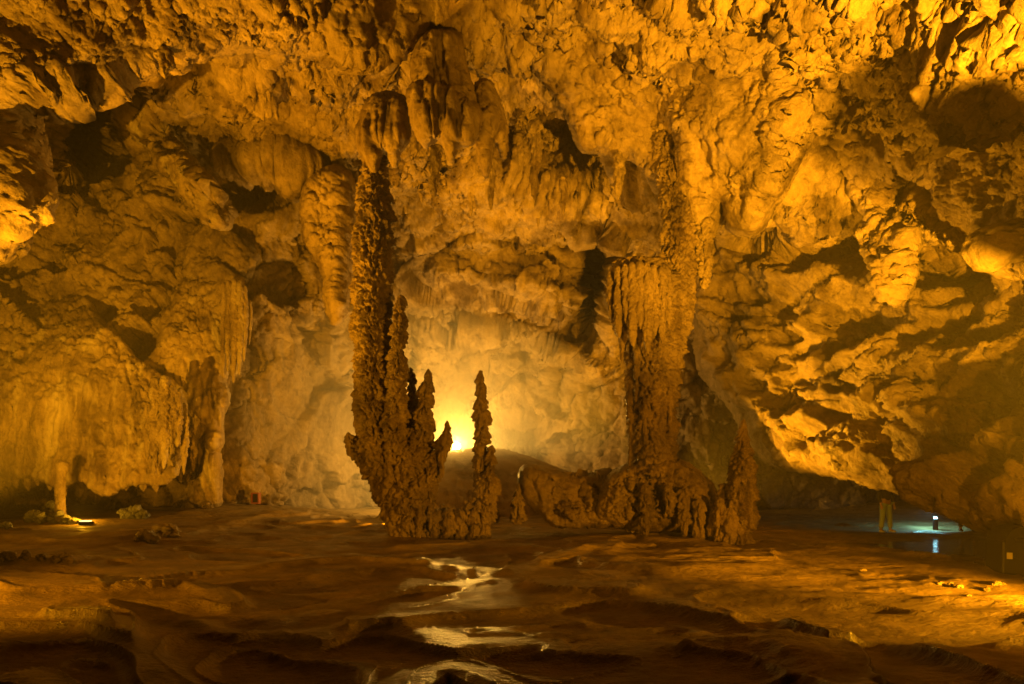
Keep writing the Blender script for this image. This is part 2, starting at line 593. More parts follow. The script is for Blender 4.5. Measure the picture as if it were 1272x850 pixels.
def shell():
    def axis(lo, a, b, hi, step, growth=1.06):
        mid = list(np.arange(a, b + step, step))
        left, s, x = [], step, a
        while x > lo:
            s *= growth; x -= s; left.append(x)
        right, s, x = [], step, mid[-1]
        while x < hi:
            s *= growth; x += s; right.append(x)
        return np.array(left[::-1] + mid + right)
    X = axis(-1500, -40, 1312, 2800, 1.7)
    Y = axis(-1700, -40, 680, 800, 1.7)
    PX, PY = np.meshgrid(X, Y)
    cp = [(-1400, 600, 7.5), (-1400, 0, 6.5), (-700, 600, 12), (-700, 200, 10), (-700, -400, 6), (-300, 620, 16), (-300, 300, 15),
          (-300, 0, 11.5), (-300, -500, 6.5), (0, 640, 20), (0, 450, 20.5), (0, 300, 21), (100, 200, 22.5), (150, 90, 20),
          (220, 450, 21.5), (220, 620, 23), (310, 600, 23.5), (310, 400, 23), (330, 200, 22), (400, 300, 24.5), (430, 430, 27),
          (430, 620, 29), (560, 620, 33), (560, 470, 31), (600, 380, 28), (640, 300, 25), (600, 220, 21.5), (560, 140, 19.5),
          (640, 60, 17.5), (560, 0, 15.5), (640, -250, 9.5), (640, -700, 6.2), (640, -1600, 3.4), (720, 420, 28), (700, 560, 31), (760, 640, 31),
          (860, 520, 27), (850, 330, 24), (840, 220, 19.5), (800, 120, 17.5), (850, 40, 14.5), (900, -200, 9.6), (960, 100, 14.2),
          (1000, 200, 15.5), (1000, 20, 12.0), (1100, 10, 10.8), (1150, 130, 13.6), (1272, 150, 11.6), (1272, 10, 8.9), (1272, 300, 13),
          (1120, 280, 17), (980, 300, 20), (1100, 480, 25), (1272, 600, 22), (1040, 640, 27), (1500, 300, 10), (1500, 0, 7.5),
          (1500, 600, 16), (2100, 500, 8), (2100, -200, 5.5), (2700, 300, 6), (1200, -500, 6.4), (150, -50, 13.5), (300, 20, 15),
          (450, 60, 17), (100, -500, 6.5), (200, -1500, 3.6), (1200, -1500, 3.6)]
    D = tps([(x, y, math.log(d)) for x, y, d in cp], PX, PY)
    D = np.exp(D)

    def bump(cx, cy, rx, ry, a, rot=0.0, p=2.0):
        c, s = math.cos(rot), math.sin(rot)
        u = ((PX - cx) * c + (PY - cy) * s) / rx
        v = (-(PX - cx) * s + (PY - cy) * c) / ry
        return a * np.exp(-((u * u + v * v) ** (p / 2)))
    # side hollows in the walls and roof
    D = D + bump(95, 165, 55, 62, 5.5, 0.2, 6)
    D = D + bump(350, 172, 42, 17, 3.2, 0.1, 5)
    D = D + bump(325, 238, 46, 24, 3.2, 0.05, 5)
    D = D + bump(746, 335, 28, 62, 10.0, 0.12, 6) + bump(730, 302, 38, 14, 2.4, 0.1, 4)
    D = D + bump(735, 390, 22, 40, 2.0, 0.3, 4)
    D = D + bump(640, 555, 55, 32, 4.0, 0.2, 5)
    D = D + bump(60, 620, 110, 34, 7.0, 0.0, 6)
    D = D + bump(700, 470, 14, 26, 1.2, 0.2, 4)
    D = D + bump(965, 268, 50, 24, 3.5, -0.2, 5)
    D = D - bump(340, 205, 60, 13, 1.6, 0.1, 3)
    D = D - bump(590, 345, 90, 26, 1.4, 0.0, 2) - bump(600, 410, 80, 14, 1.0, 0.12, 2)
    D = D - bump(680, 365, 45, 22, 1.6, 0.4, 2)
    D = D + bump(708, 165, 105, 62, 3.6, 0.25, 4) + bump(488, 20, 26, 44, 3.0, 0.0, 4)
    SHELL.update(X=X, Y=Y, D=D)
    P = rays(PX, PY, D)
    n = -grid_normals(P)
    flat = P.reshape(-1, 3)
    view = flat - np.array([0, 0, CZ])
    n = n.reshape(-1, 3)
    n = np.where((np.sum(n * view, 1) > 0)[:, None], -n, n)
    # relief: knobbly calcite on the roof, broken limestone on the far wall, folds in between
    fx, fy = PX.ravel(), PY.ravel()
    roofline = tps([(-300, 250, 0), (0, 260, 0), (200, 120, 0), (0, 0, 0)], fx[:1], fy[:1]) * 0
    line = np.interp(fx, [-300, 0, 150, 420, 470, 640, 760, 860, 1000, 1100, 1500], [200, 120, 100, 260, 330, 260, 240, 250, 300, 300, 300])
    wr = 1 / (1 + np.exp((fy - line + 14 * perlin(flat * 0.6)) / 22.0))
    a = r_block(flat)
    b = r_bulb(flat)
    c = r_flute(flat)
    wf = np.exp(-(((fx - 640) / 210) ** 2 + ((fy - 170) / 110) ** 2))
    calm = 1 - 0.6 * np.exp(-((fx - 370) / 110) ** 2 - ((fy - 510) / 110) ** 2)
    h = a * (1 - wr) * 0.85 * calm + wr * (b * (1 - 0.6 * wf) + 1.6 * wf * c)
    flat = flat + n * h[:, None]
    P2 = flat.reshape(P.shape)
    n2 = -grid_normals(P2).reshape(-1, 3)
    n2 = np.where((np.sum(n2 * view, 1) > 0)[:, None], -n2, n2)
    flat = flat + n2 * ((0.65 + 0.6 * wr) * calm * detail(flat) + 0.05 * popcorn(flat + 5, 0.28, 1.0))[:, None]
    faces = grid_faces(*PX.shape)
    rowmid = np.repeat(wr.reshape(PX.shape)[:-1, :-1].ravel() > 0.5, 1)
    for nm, sel, mat in (("cave_wall", ~rowmid, M_wall), ("cave_ceiling", rowmid, M_ceil)):
        f = faces[sel]
        used = np.unique(f)
        remap = np.zeros(len(flat), np.int64); remap[used] = np.arange(len(used))
        struct(make(nm, flat[used], remap[f], mat))


shell()


# ------------------------------------------------------------------ floor and water
def ground_xy(px, py, z=0.0):
    d = F * (CZ - z) / (py - HY)
    return ((px - CX) / F * d, d)


def floor():
    rows = np.concatenate([np.linspace(330, 110, 170), np.linspace(110, 40, 260)[1:], np.linspace(40, 20, 60)[1:]])
    dist = F * CZ / rows
    slope = np.linspace(-1.5, 1.5, 1000)
    SL, DD = np.meshgrid(slope, dist)
    X = SL * DD; Y = DD
    PXg = CX + SL * F
    PYg = HY + F * CZ / DD
    # bed level: low basins hold water, the right-hand delta and the left bank stand higher
    g = []
    for px, py, z in [(0, 850, -.10), (300, 850, -.14), (640, 850, -.10), (900, 850, 0.02), (1272, 850, .10), (150, 760, -.02), (380, 770, -.26),
                      (560, 760, -.07), (420, 805, -.16), (700, 790, -.05), (850, 765, .03), (1000, 740, .10), (1200, 780, .16), (1272, 720, .02),
                      (600, 692, -.10), (560, 720, -.03), (330, 715, -.08), (480, 700, -.09), (200, 700, .05), (0, 700, .12), (780, 700, .05),
                      (900, 690, .08), (1010, 675, -.08), (1170, 690, -.07), (1180, 668, -.06), (420, 670, .0), (700, 668, -.06), (850, 672, -.06)]:
        d = F * CZ / (py - HY)
        g.append(((px - CX) / F * d, d, z))
    for px, d, z in [(0, 20, .25), (100, 18, .28), (220, 22, .6), (320, 23, .66), (420, 26, .12), (560, 27, .0), (560, 21, -.02), (1150, 19, -.0),
                     (1150, 24, .5), (1040, 24, .1), (700, 24, .3), (-300, 15, .2), (1500, 12, .1), (-300, 8, .1), (1800, 6, .1)]:
        g.append(((px - CX) / F * d, d, z))
    Z = tps([(x * 30, y * 30, z) for x, y, z in g], X * 30, Y * 30, 3e-2)
    Z = np.clip(Z, -0.25, 1.2)
    P = np.stack([X, Y, np.zeros_like(X)], -1).reshape(-1, 3).astype(np.float32)

    def ridge(pts, h, w, skew=0.45):
        pl = np.array([ground_xy(*p) for p in pts])
        best = np.full(X.shape, 1e9); tap = np.zeros(X.shape); side = np.zeros(X.shape)
        tot = len(pl) - 1
        for i in range(tot):
            ax, ay = pl[i]; bx, by = pl[i + 1]
            ex, ey = bx - ax, by - ay
            t = np.clip(((X - ax) * ex + (Y - ay) * ey) / (ex * ex + ey * ey), 0, 1)
            dx, dy = X - ax - ex * t, Y - ay - ey * t
            d2 = dx * dx + dy * dy
            m = d2 < best
            best = np.where(m, d2, best)
            tap = np.where(m, (i + t) / tot, tap)
            side = np.where(m, np.sign(-dy), side)
        d = np.sqrt(best)
        ww = np.where(side > 0, w * skew, w)
        return 1.45 * h * np.exp(-(d / ww) ** 1.6) * np.clip(np.minimum(tap, 1 - tap) * 6, 0.15, 1) ** 0.5
    R = [([(440, 690), (530, 697), (600, 714), (645, 717)], .10, .45), ([(645, 717), (668, 705), (720, 690), (840, 680)], .10, .5),
         ([(400, 742), (520, 728), (580, 724), (640, 722)], .08, .35), ([(380, 790), (440, 772), (490, 769), (530, 785), (570, 794), (680, 786)], .11, .40),
         ([(505, 860), (540, 828), (565, 823), (600, 840), (640, 870)], .13, .30), ([(640, 730), (760, 740), (880, 768), (980, 800), (1060, 850)], .10, .55),
         ([(700, 800), (830, 805), (950, 815), (1040, 858)], .09, .40), ([(960, 775), (1040, 800), (1068, 820), (1072, 845)], .08, .25),
         ([(1090, 800), (1180, 825), (1260, 850)], .07, .3), ([(40, 765), (120, 772), (160, 800), (190, 850)], .10, .25),
         ([(110, 765), (160, 790), (230, 840), (260, 870)], .09, .28), ([(0, 828), (40, 833), (75, 858)], .12, .3),
         ([(130, 735), (230, 728), (275, 742), (290, 755)], .10, .4), ([(220, 760), (300, 778), (400, 775)], .07, .35),
         ([(120, 680), (250, 668), (330, 655), (420, 648)], .12, .9), ([(0, 712), (120, 700), (180, 700)], .07, .5),
         ([(150, 720), (330, 700), (430, 690)], .07, .6), ([(930, 668), (1010, 680), (1100, 690), (1180, 700), (1272, 728)], .09, .6),
         ([(1140, 735), (1200, 728), (1265, 738)], .06, .25), ([(690, 672), (790, 668), (900, 680)], .05, .6)]
    ridge_sum = 0
    for pts, h, w in R:
        ridge_sum = ridge_sum + ridge(pts, h, w)
    Z = Z + ridge_sum
    pool = 1 / (1 + np.exp(-(X - 9.6) * 2.2)) / (1 + np.exp(-(Y - 11.8) * 2.2)) / (1 + np.exp((Y - 16.2) * 4.0))
    # rimstone terraces: smooth pans behind thin raised rims that follow the contours
    qq = warp(P, 0.16, 1.6)
    lev = Z * 0.9 + (0.30 * fbm(qq * V3(0.16, 0.30, 1) + 4, 3)).reshape(X.shape) + 0.012 * (Y - 8)
    lev = lev + 0.010 * fbm(P * V3(0.8, 1.2, 1) + 9, 2).reshape(X.shape)
    st = 0.135
    k = np.floor(lev / st); fr = lev / st - k
    prof = np.clip((fr - 0.55) / 0.45, 0, 1) ** 2
    rim = np.exp(-(np.minimum(fr, 1 - fr) / 0.07) ** 2)
    Z = 0.35 * Z + 0.65 * (k * st + prof * st) * 0.8 + 0.022 * rim
    Z = Z - pool * (Z + 0.13)
    # flow ripples and terracettes
    q = warp(P, 0.35, 0.5)
    rip = ridged(q * V3(0.55, 2.3, 1), 4).reshape(X.shape)
    rip2 = ridged(q * V3(1.7, 6.0, 1) + 8, 3).reshape(X.shape)
    soft = fbm(P * V3(0.5, 0.8, 1) + 2, 4).reshape(X.shape)
    ter = 1 / (1 + np.exp(-((PXg - 640) / 60 + (735 - PYg) / 45 * np.sign(1)) * 0.9)) * np.clip((PYg - 672) / 14, 0, 1) 
    ter = np.clip(ter, 0, 1)
    Z = Z + 0.06 * soft + (0.06 + 0.94 * ter) * (1 - 0.9 * pool) * (0.036 * rip + 0.016 * rip2)
    fine = popcorn(P * V3(1, 1.6, 1), 0.16, 1.0).reshape(X.shape)
    Z = Z + ter * 0.010 * fine * np.clip(0.4 + 1.5 * soft, 0, 1)
    m = bpy.data.materials.new("wet_flowstone_floor")
    m.use_nodes = True
    N, L = m.node_tree.nodes, m.node_tree.links
    b = N["Principled BSDF"]
    geo = N.new("ShaderNodeNewGeometry")
    n1 = N.new("ShaderNodeTexNoise"); n1.inputs["Scale"].default_value = 1.6; n1.inputs["Detail"].default_value = 11; n1.inputs["Roughness"].default_value = 0.72
    L.new(geo.outputs["Position"], n1.inputs["Vector"])
    r = N.new("ShaderNodeValToRGB")
    r.color_ramp.elements[0].position = 0.35; r.color_ramp.elements[0].color = (0.10, 0.070, 0.03, 1)
    r.color_ramp.elements[1].position = 0.68; r.color_ramp.elements[1].color = (0.25, 0.178, 0.08, 1)
    L.new(n1.outputs[0], r.inputs[0]); L.new(r.outputs[0], b.inputs["Base Color"])
    mr = N.new("ShaderNodeMapRange")
    mr.inputs["From Min"].default_value = 0.35; mr.inputs["From Max"].default_value = 0.65
    mr.inputs["To Min"].default_value = 0.46; mr.inputs["To Max"].default_value = 0.8
    b.inputs["Specular IOR Level"].default_value = 0.22
    n2 = N.new("ShaderNodeTexNoise"); n2.inputs["Scale"].default_value = 1.4; n2.inputs["Detail"].default_value = 5
    L.new(geo.outputs["Position"], n2.inputs["Vector"])
    L.new(n2.outputs[0], mr.inputs["Value"])
    at_ = N.new("ShaderNodeAttribute"); at_.attribute_name = "wet"      # film of water running over the rims
    mw = N.new("ShaderNodeMix"); mw.data_type = 'FLOAT'; mw.inputs[3].default_value = 0.13
    L.new(at_.outputs["Fac"], mw.inputs[0]); L.new(mr.outputs[0], mw.inputs[2]); L.new(mw.outputs[0], b.inputs["Roughness"])
    ms = N.new("ShaderNodeMath"); ms.operation = 'MULTIPLY_ADD'; ms.inputs[1].default_value = 0.35; ms.inputs[2].default_value = 0.22
    L.new(at_.outputs["Fac"], ms.inputs[0]); L.new(ms.outputs[0], b.inputs["Specular IOR Level"])
    mp = N.new("ShaderNodeMapping"); mp.inputs["Scale"].default_value = (1.0, 1.9, 1.0)
    L.new(geo.outputs["Position"], mp.inputs[0])
    n3 = N.new("ShaderNodeTexNoise"); n3.inputs["Scale"].default_value = 9; n3.inputs["Detail"].default_value = 11
    n3.inputs["Roughness"].default_value = 0.65
    L.new(mp.outputs[0], n3.inputs["Vector"])
    bp = N.new("ShaderNodeBump"); bp.inputs["Strength"].default_value = 0.85; bp.inputs["Distance"].default_value = 0.08
    L.new(n3.outputs[0], bp.inputs["Height"]); L.new(bp.outputs[0], b.inputs["Normal"])
    V = np.stack([X, Y, Z], -1).reshape(-1, 3)
    g_ = struct(make("ground", V, grid_faces(*X.shape)[:, ::-1], m))
    wet = np.clip((rim - 0.45) * 2.5, 0, 1).ravel() * np.clip(0.3 + 3.0 * fbm(P * V3(0.5, 0.6, 1) + 60, 3), 0, 1)
    wet = np.maximum(wet, 0.55 * np.clip(2.5 * (ridge_sum.ravel() - 0.055) * 10, 0, 1) * (PXg.ravel() < 900))
    a_ = g_.data.attributes.new("wet", 'FLOAT', 'POINT')
    a_.data.foreach_set("value", wet.astype(np.float32))
    return X, Y, Z


GX, GY, GZ = floor()


def ground_z(x, y):
    r = int(np.argmin(np.abs(GY[:, 0] - y)))
    c = int(np.argmin(np.abs(GX[r] - x)))
    return float(GZ[r, c])


m = bpy.data.materials.new("still_brown_water")
m.use_nodes = True
b = m.node_tree.nodes["Principled BSDF"]
b.inputs["Base Color"].default_value = (0.055, 0.033, 0.014, 1)
b.inputs["Roughness"].default_value = 0.1
b.inputs["IOR"].default_value = 1.33
_n = m.node_tree.nodes.new("ShaderNodeTexNoise"); _n.inputs["Scale"].default_value = 4.5; _n.inputs["Detail"].default_value = 2
_b = m.node_tree.nodes.new("ShaderNodeBump"); _b.inputs["Strength"].default_value = 0.22; _b.inputs["Distance"].default_value = 0.05
_g = m.node_tree.nodes.new("ShaderNodeNewGeometry")
m.node_tree.links.new(_g.outputs["Position"], _n.inputs["Vector"])
m.node_tree.links.new(_n.outputs[0], _b.inputs["Height"])
m.node_tree.links.new(_b.outputs[0], b.inputs["Normal"])
struct(make("water", [(8.4, 10.8, -.085), (24, 10.8, -.085), (24, 16.7, -.085), (8.4, 16.7, -.085)], [(0, 1, 2, 3)], m))


# ------------------------------------------------------------------ great rock bodies of the setting
v, f = mass([(862, 330), (900, 300), (960, 290), (1040, 270), (1120, 330), (1200, 360), (1290, 330), (1360, 320), (1420, 420), (1420, 640),
             (1360, 690), (1272, 666), (1215, 648), (1150, 622), (1085, 599), (1030, 588), (985, 585), (955, 572), (925, 540), (895, 490), (865, 440)],
            [(870, 380, 22.5), (900, 500, 21), (960, 570, 19.5), (1000, 300, 19.5), (1090, 610, 14.5), (1200, 660, 11.0), (1272, 670, 9.4), (1272, 350, 12.5), (1120, 330, 16),
             (1100, 470, 15.5), (1500, 500, 7.5), (1500, 350, 9)], 0.7, 34, r_scallop, step=1.7, rough=10, seed=1)
struct(make("rock_wall", v, f, M_slab))

v, f = mass([(-160, -200), (250, -220), (560, -200), (530, 0), (505, 40), (470, 70), (420, 72), (360, 60), (300, 60), (215, 78), (190, 100), (150, 100),
             (125, 118), (70, 112), (42, 118), (40, 160), (52, 205), (30, 250), (8, 290), (-60, 330), (-200, 360), (-320, 200), (-300, -100)],
            [(0, 100, 12), (0, 250, 12.5), (100, 60, 12.5), (300, 40, 13.5), (480, 30, 14.5), (300, -200, 9.5), (-100, -200, 9), (-300, 100, 10.5)],
            1.2, 38, r_bulb, step=1.8, rough=10, seed=2, amp=0.9)
tag(make("hanging_rock", v, f, M_ceil), "knobbly golden rock curtain hanging across the upper left of the cave roof", "hanging rock")

# added off-frame blocker beside the right-hand floodlight, shaped to throw the vault's arched shadow
def vault_shadow_blocker():
    ol = catmull([(1010, 185), (1022, 110), (1060, 45), (1130, 16), (1200, 20), (1260, 46), (1400, 80), (1900, 60), (2300, 200), (1900, 330), (1400, 300), (1230, 290), (1150, 240), (1070, 215)], 6)
    P = np.array([at(x, y, shell_d(min(x, 1340), max(y, -30)) - 0.6) for x, y in ol])
    rings = []
    for t, k in ((0.105, 0.55), (0.112, 0.85), (0.125, 1.0), (0.14, 1.0), (0.155, 0.9), (0.165, 0.6)):
        Q = RF + t * (P - RF)
        c = Q.mean(0)
        rings.append(c + (Q - c) * k)
    n = len(ol)
    V = np.concatenate(rings + [rings[0].mean(0)[None], rings[-1].mean(0)[None]])
    V = V + 0.02 * np.stack([perlin(V * 5 + k * 9) for k in range(3)], 1)
    Fc = [tuple(int(x) for x in q) for q in grid_faces(len(rings), n, True)]
    m0 = len(rings) * n
    Fc += [(m0, (i + 1) % n, i) for i in range(n)] + [(m0 + 1, m0 - n + i, m0 - n + (i + 1) % n) for i in range(n)]
    struct(make("vault_shadow_blocker", V, Fc, M_wall))


vault_shadow_blocker()


# ------------------------------------------------------------------ hanging rock and draperies
def hang(name, label, cat, outline, depth, thick, width, relief, mat, group=None, **k):
    k.setdefault("fine", 0.35 if relief is r_flute else 1.0)
    v, f = mass(outline, depth, thick, width, relief, **k)
    return tag(make(name, v, f, mat, base=v.mean(0)), label, cat, group)


hang("hanging_rock", "bright bulbous rock curtain hanging from the roof right of the broad column", "hanging rock",
     [(820, -20), (930, -60), (1020, -20), (1010, 60), (1012, 150), (990, 200), (975, 235), (955, 262), (942, 286), (922, 291), (905, 280), (897, 252),
      (893, 262), (886, 292), (870, 296), (858, 284), (848, 240), (836, 170), (826, 80)],
     [(840, 100, 15.5), (1000, 60, 12.8), (930, 280, 15.2), (875, 350, 17), (930, -60, 11.2)], 1.1, 30, r_bulb, M_ceil, rough=9, seed=3, amp=0.7)
hang("hanging_rock", "dark knobbly vault lobe hanging at the upper right edge of the cave", "hanging rock",
     [(1010, 120), (1120, 60), (1300, 60), (1440, 100), (1420, 330), (1290, 342), (1240, 330), (1215, 300), (1190, 270), (1165, 235), (1120, 225), (1075, 240), (1040, 190)],
     [(1040, 180, 14.6), (1150, 100, 12.6), (1272, 100, 10.6), (1272, 320, 11.2), (1160, 230, 13.2), (1420, 200, 9)], 1.0, 40, r_bulb, M_ceil, rough=10, seed=4, amp=0.8)
hang("stalactite", "stubby knobbly stalactite hanging in front of the sloping right wall", "stalactite",
     [(1060, 225), (1090, 210), (1112, 222), (1106, 250), (1100, 268), (1124, 284), (1138, 300), (1126, 322), (1130, 345), (1122, 374), (1112, 384), (1102, 366), (1096, 336),
      (1084, 318), (1072, 296), (1080, 272), (1066, 250)],
     [(1060, 220, 15.0), (1110, 300, 13.8), (1115, 380, 13.6)], 0.4, 12, r_knob, M_ceil, rough=13, seed=5, amp=1.2, step=1.4)
hang("hanging_rock", "dark ragged rock curtain hanging from the roof left of the broad column", "hanging rock",
     [(650, 10), (760, -30), (870, 0), (872, 120), (858, 215), (846, 238), (832, 214), (818, 242), (800, 212), (778, 200), (762, 226), (746, 190), (722, 182),
      (706, 150), (690, 120), (660, 70)],
     [(700, 60, 16.2), (860, 60, 15.6), (760, 200, 17.6), (840, 220, 17.6)], 0.9, 24, r_bulb, M_drape, rough=8, seed=6, amp=0.7)


def drape(name, label, outline, d, seed, group="fluted draperies hanging over the tall stalagmite", relief=None, thick=0.7):
    return hang(name, label, "drapery", outline, [(0, 0, d)], thick, 22, relief or r_flute, M_drape, group, rough=5, seed=seed, step=1.3, amp=1.2)


drape("drapery", "broad fluted stone drapery high in the roof, tallest and widest of the cluster",
      [(520, 50), (548, 36), (572, 44), (582, 90), (592, 130), (588, 170), (570, 150), (548, 128), (520, 120), (512, 90)], 13.9, 11)
drape("drapery", "rounded fluted stone drapery below the widest one, ending in a ragged fringe",
      [(508, 110), (535, 98), (575, 118), (596, 140), (590, 176), (572, 184), (560, 202), (545, 172), (528, 182), (514, 160), (509, 135)], 13.5, 12)
drape("drapery", "fluted stone drapery directly above the top of the tall stalagmite column",
      [(448, 150), (462, 122), (490, 116), (510, 132), (512, 170), (500, 190), (490, 208), (476, 190), (466, 214), (452, 196), (444, 175)], 14.9, 13)
drape("drapery", "narrow dark fluted drapery at the right end of the cluster",
      [(588, 110), (606, 100), (622, 125), (630, 160), (626, 200), (615, 178), (604, 222), (592, 186), (584, 150)], 14.7, 14)

_pa = mass([(-60, 340), (0, 330), (45, 338), (92, 352), (120, 398), (150, 418), (172, 442), (204, 462), (226, 480), (234, 505), (222, 545), (224, 588), (200, 604), (170, 598), (150, 606), (128, 612),
      (100, 600), (70, 606), (45, 592), (10, 590), (-40, 596), (-120, 560), (-120, 460)],
     [(0, 335, 22.6), (90, 345, 23.2), (0, 440, 19.6), (130, 420, 20.2), (0, 590, 18.6), (200, 480, 20.4), (200, 590, 19.3), (100, 600, 18.7), (-100, 500, 17.9)], 0.25, 6, r_flute, step=1.6, rough=13, seed=15, amp=0.9, fine=0.35)
_rp = np.random.RandomState(5)
_lp = [loft([(x, 572 + dy, 9), (x + 2, 584 + dy, 7), (x + 3, 594 + dy + L2, 4), (x + 4, 600 + dy + L2, 2)], 18.7 + x * 0.0045, r_column, 0.8, 0.03, 130 + n, 0.7)
       for n, (x, dy, L2) in enumerate([(x + _rp.uniform(-4, 4), _rp.uniform(-4, 6), _rp.uniform(0, 14)) for x in range(-20, 214, 13)])]
v, f = join(_pa, *_lp)
tag(make("flowstone", v, f, M_flow, base=v.mean(0)), "large pale streaked flowstone sheet on the lower left wall with a ragged lower lip", "flowstone")


def pipes(label, rows, d, relief, mat, seed, amp=0.8):
    v, f = join(*[loft([(x, y0, r * 0.8), (x + 1, y0 * 0.7 + y1 * 0.3, r), (x, y0 * 0.35 + y1 * 0.65, r * 0.9), (x - 1, y1, r * 0.3)], d + o, relief, 1, 0.03, seed + k, amp)
                  for k, (x, y0, y1, r, o) in enumerate(rows)])
    return tag(make("flowstone", v, f, mat, base=v.mean(0)), label, "flowstone")


pipes("grey tongue of hanging flowstone at the right edge of the big streaked sheet",
      [(184, 500, 572, 6, 0), (193, 468, 592, 8, -.1), (204, 466, 584, 8, -.15), (213, 478, 566, 7, 0), (221, 486, 556, 6, .1), (229, 500, 590, 5, .4)], 18.9, r_column, M_flow, 110, 0.7)
hang("flowstone", "lumpy drapery column running down the left wall to a knob above its foot", "flowstone",
     [(232, 330), (262, 322), (282, 350), (302, 352), (305, 420), (300, 466), (284, 474), (284, 520), (276, 556), (260, 566), (252, 552), (246, 530), (232, 512), (214, 498),
      (194, 440), (204, 380)], [(230, 325, 23.5), (290, 350, 23.0), (220, 420, 21.6), (295, 430, 22.2), (262, 550, 21.0)], 0.6, 14, r_flute, M_flow, rough=15, seed=17, step=1.5)
hang("flowstone", "leaning cone of flowstone standing on the mud below the lumpy drapery column", "flowstone",
     [(258, 556), (272, 560), (276, 600), (272, 634), (246, 636), (222, 634), (232, 612), (248, 590)], [(255, 600, 21.2)], 0.35, 12, r_flute, M_flow, rough=9, seed=18, step=1.4)
pipes("shorter dark fluted drapery set back between the grey tongue and the lumpy column",
      [(233, 496, 572, 7, 0), (241, 500, 586, 7, -.1), (249, 512, 580, 7, 0), (226, 506, 600, 8, .5), (238, 560, 622, 10, .5)], 21.2, r_column, M_flow, 150, 0.8)
pipes("fluted organ pipe drapery hanging beside the lumpy column on the left wall",
      [(278, 350, 470, 4.5, .1), (284, 348, 462, 5, 0), (291, 346, 476, 5, -.05), (298, 348, 466, 5, 0), (304, 354, 450, 4, .1), (310, 372, 430, 3, .3)], 21.3, r_column, M_flow, 120, 0.5)
hang("rock_rib", "pale diagonal rib of rock slanting down the upper left wall", "rock rib",
     [(150, 118), (176, 128), (206, 160), (240, 200), (268, 240), (286, 266), (278, 282), (262, 276), (236, 250), (208, 215), (180, 180), (150, 150)],
     [(160, 130, 20.4), (270, 270, 20.0), (200, 220, 20.2)], 0.4, 10, r_block, M_flow, rough=14, seed=20, amp=0.9, step=1.5)
hang("hanging_rock", "knobbly rounded pillar of wall rock left of the tall stalagmite", "hanging rock",
     [(382, 225), (410, 205), (432, 215), (440, 260), (438, 330), (430, 380), (416, 400), (404, 375), (398, 330), (376, 290), (372, 250)],
     [(400, 300, 20.0)], 0.8, 20, r_knob, M_ceil, rough=9, seed=21, amp=1.3, step=1.5)

v, f = loft([(874, 270, 13), (875, 300, 12), (875, 330, 10), (875, 360, 6)], 16.4, r_column, 1, 0.025, 99, 0.9)
tag(make("stalactite", v, f, M_ceil, base=v.mean(0)), "blunt bright stalactite tip hanging against the upper right edge of the broad column", "stalactite")
_pn = 0
for px, py0, py1, r, d, lb in [(540, 180, 246, 9, 16.6, "slim stalactite hanging below the fringe of the rounded drapery"),
                               (610, 195, 262, 8, 17.2, "slim stalactite hanging below the narrow dark drapery"),
                               (664, 150, 250, 10, 18.0, "ragged stalactite hanging in the gap right of the draperies"),
                               (768, 190, 250, 9, 17.0, "short stalactite below the dark ragged curtain, left of the broad column"),
                               (1236, 280, 338, 22, 10.4, "lit lump of a stalactite at the far right edge"),
                               (700, 220, 268, 7, 18.6, "thin stalactite above the dark wall alcove"),
                               (15, 200, 300, 26, 12.0, "thick blunt stalactite at the far left edge under the rock curtain"),
                               (205, 60, 98, 12, 12.6, "small stalactite on the rim of the upper left rock curtain")]:
    _pn += 1
    v, f = loft([(px, py0, r), (px + r * 0.15, py0 * 0.6 + py1 * 0.4, r * 0.85), (px - r * 0.1, py0 * 0.25 + py1 * 0.75, r * 0.55), (px, py1, r * 0.2)], d,
                r_knob if r > 12 else r_column, seed=30 + _pn, amp=1.0 if r > 12 else 0.8)
    tag(make("stalactite", v, f, M_ceil, base=v.mean(0)), lb, "stalactite", "stalactites hanging from the cave roof")

_fr = np.random.RandomState(11)
for k in range(34):
    px = _fr.uniform(300, 1010)
    line = np.interp(px, [300, 420, 480, 560, 640, 760, 860, 1010], [70, 120, 215, 225, 235, 225, 215, 60])
    py = line + _fr.uniform(-120, 10)
    if py < 5 or 440 < px < 600 and py < 205: continue
    L_ = _fr.uniform(22, 62); r = _fr.uniform(4, 8.5)
    d = shell_d(px, py) - 0.25
    v, f = loft([(px, py - 14, r * 1.5), (px + 1, py, r * 1.1), (px, py + L_ * 0.5, r * 0.7), (px + _fr.uniform(-2, 2), py + L_, r * 0.25)], d, r_column, seed=200 + k, amp=0.6, res=0.03)
    tag(make("stalactite", v, f, M_ceil, base=v.mean(0)), "one of many short rough stalactites fringing the middle of the cave roof", "stalactite", "short stalactites fringing the roof")

# ------------------------------------------------------------------ the branching stalagmite group on the left
t = thing("stalagmite", "tall branching stalagmite like a candelabrum, reaching up to the roof draperies", "stalagmite", at(515, 668, 16.0))
DL = 16.0
make("tall_column", *loft([(500, 622, 26, -.1), (478, 575, 29, -.05), (465, 520, 25), (463, 450, 24.5), (463, 380, 25), (464, 300, 26), (465, 250, 22), (466, 205, 16), (470, 170, 12), (474, 140, 16)],
                          DL, r_column, 0.9, 0.022, 1), M_column, t)
make("trunk", *join(loft([(512, 690, 26), (512, 655, 25), (510, 628, 33), (508, 595, 38), (508, 555, 28), (508, 530, 14)], DL, r_column, 0.8, 0.022, 2),
                    loft([(480, 625, 14), (470, 610, 12), (463, 598, 6)], DL + .2, r_column, 0.9, 0.022, 3),
                    loft([(502, 668, 12), (489, 640, 14), (476, 612, 14)], DL - .1, r_column, 0.9, 0.022, 33)), M_column, t)
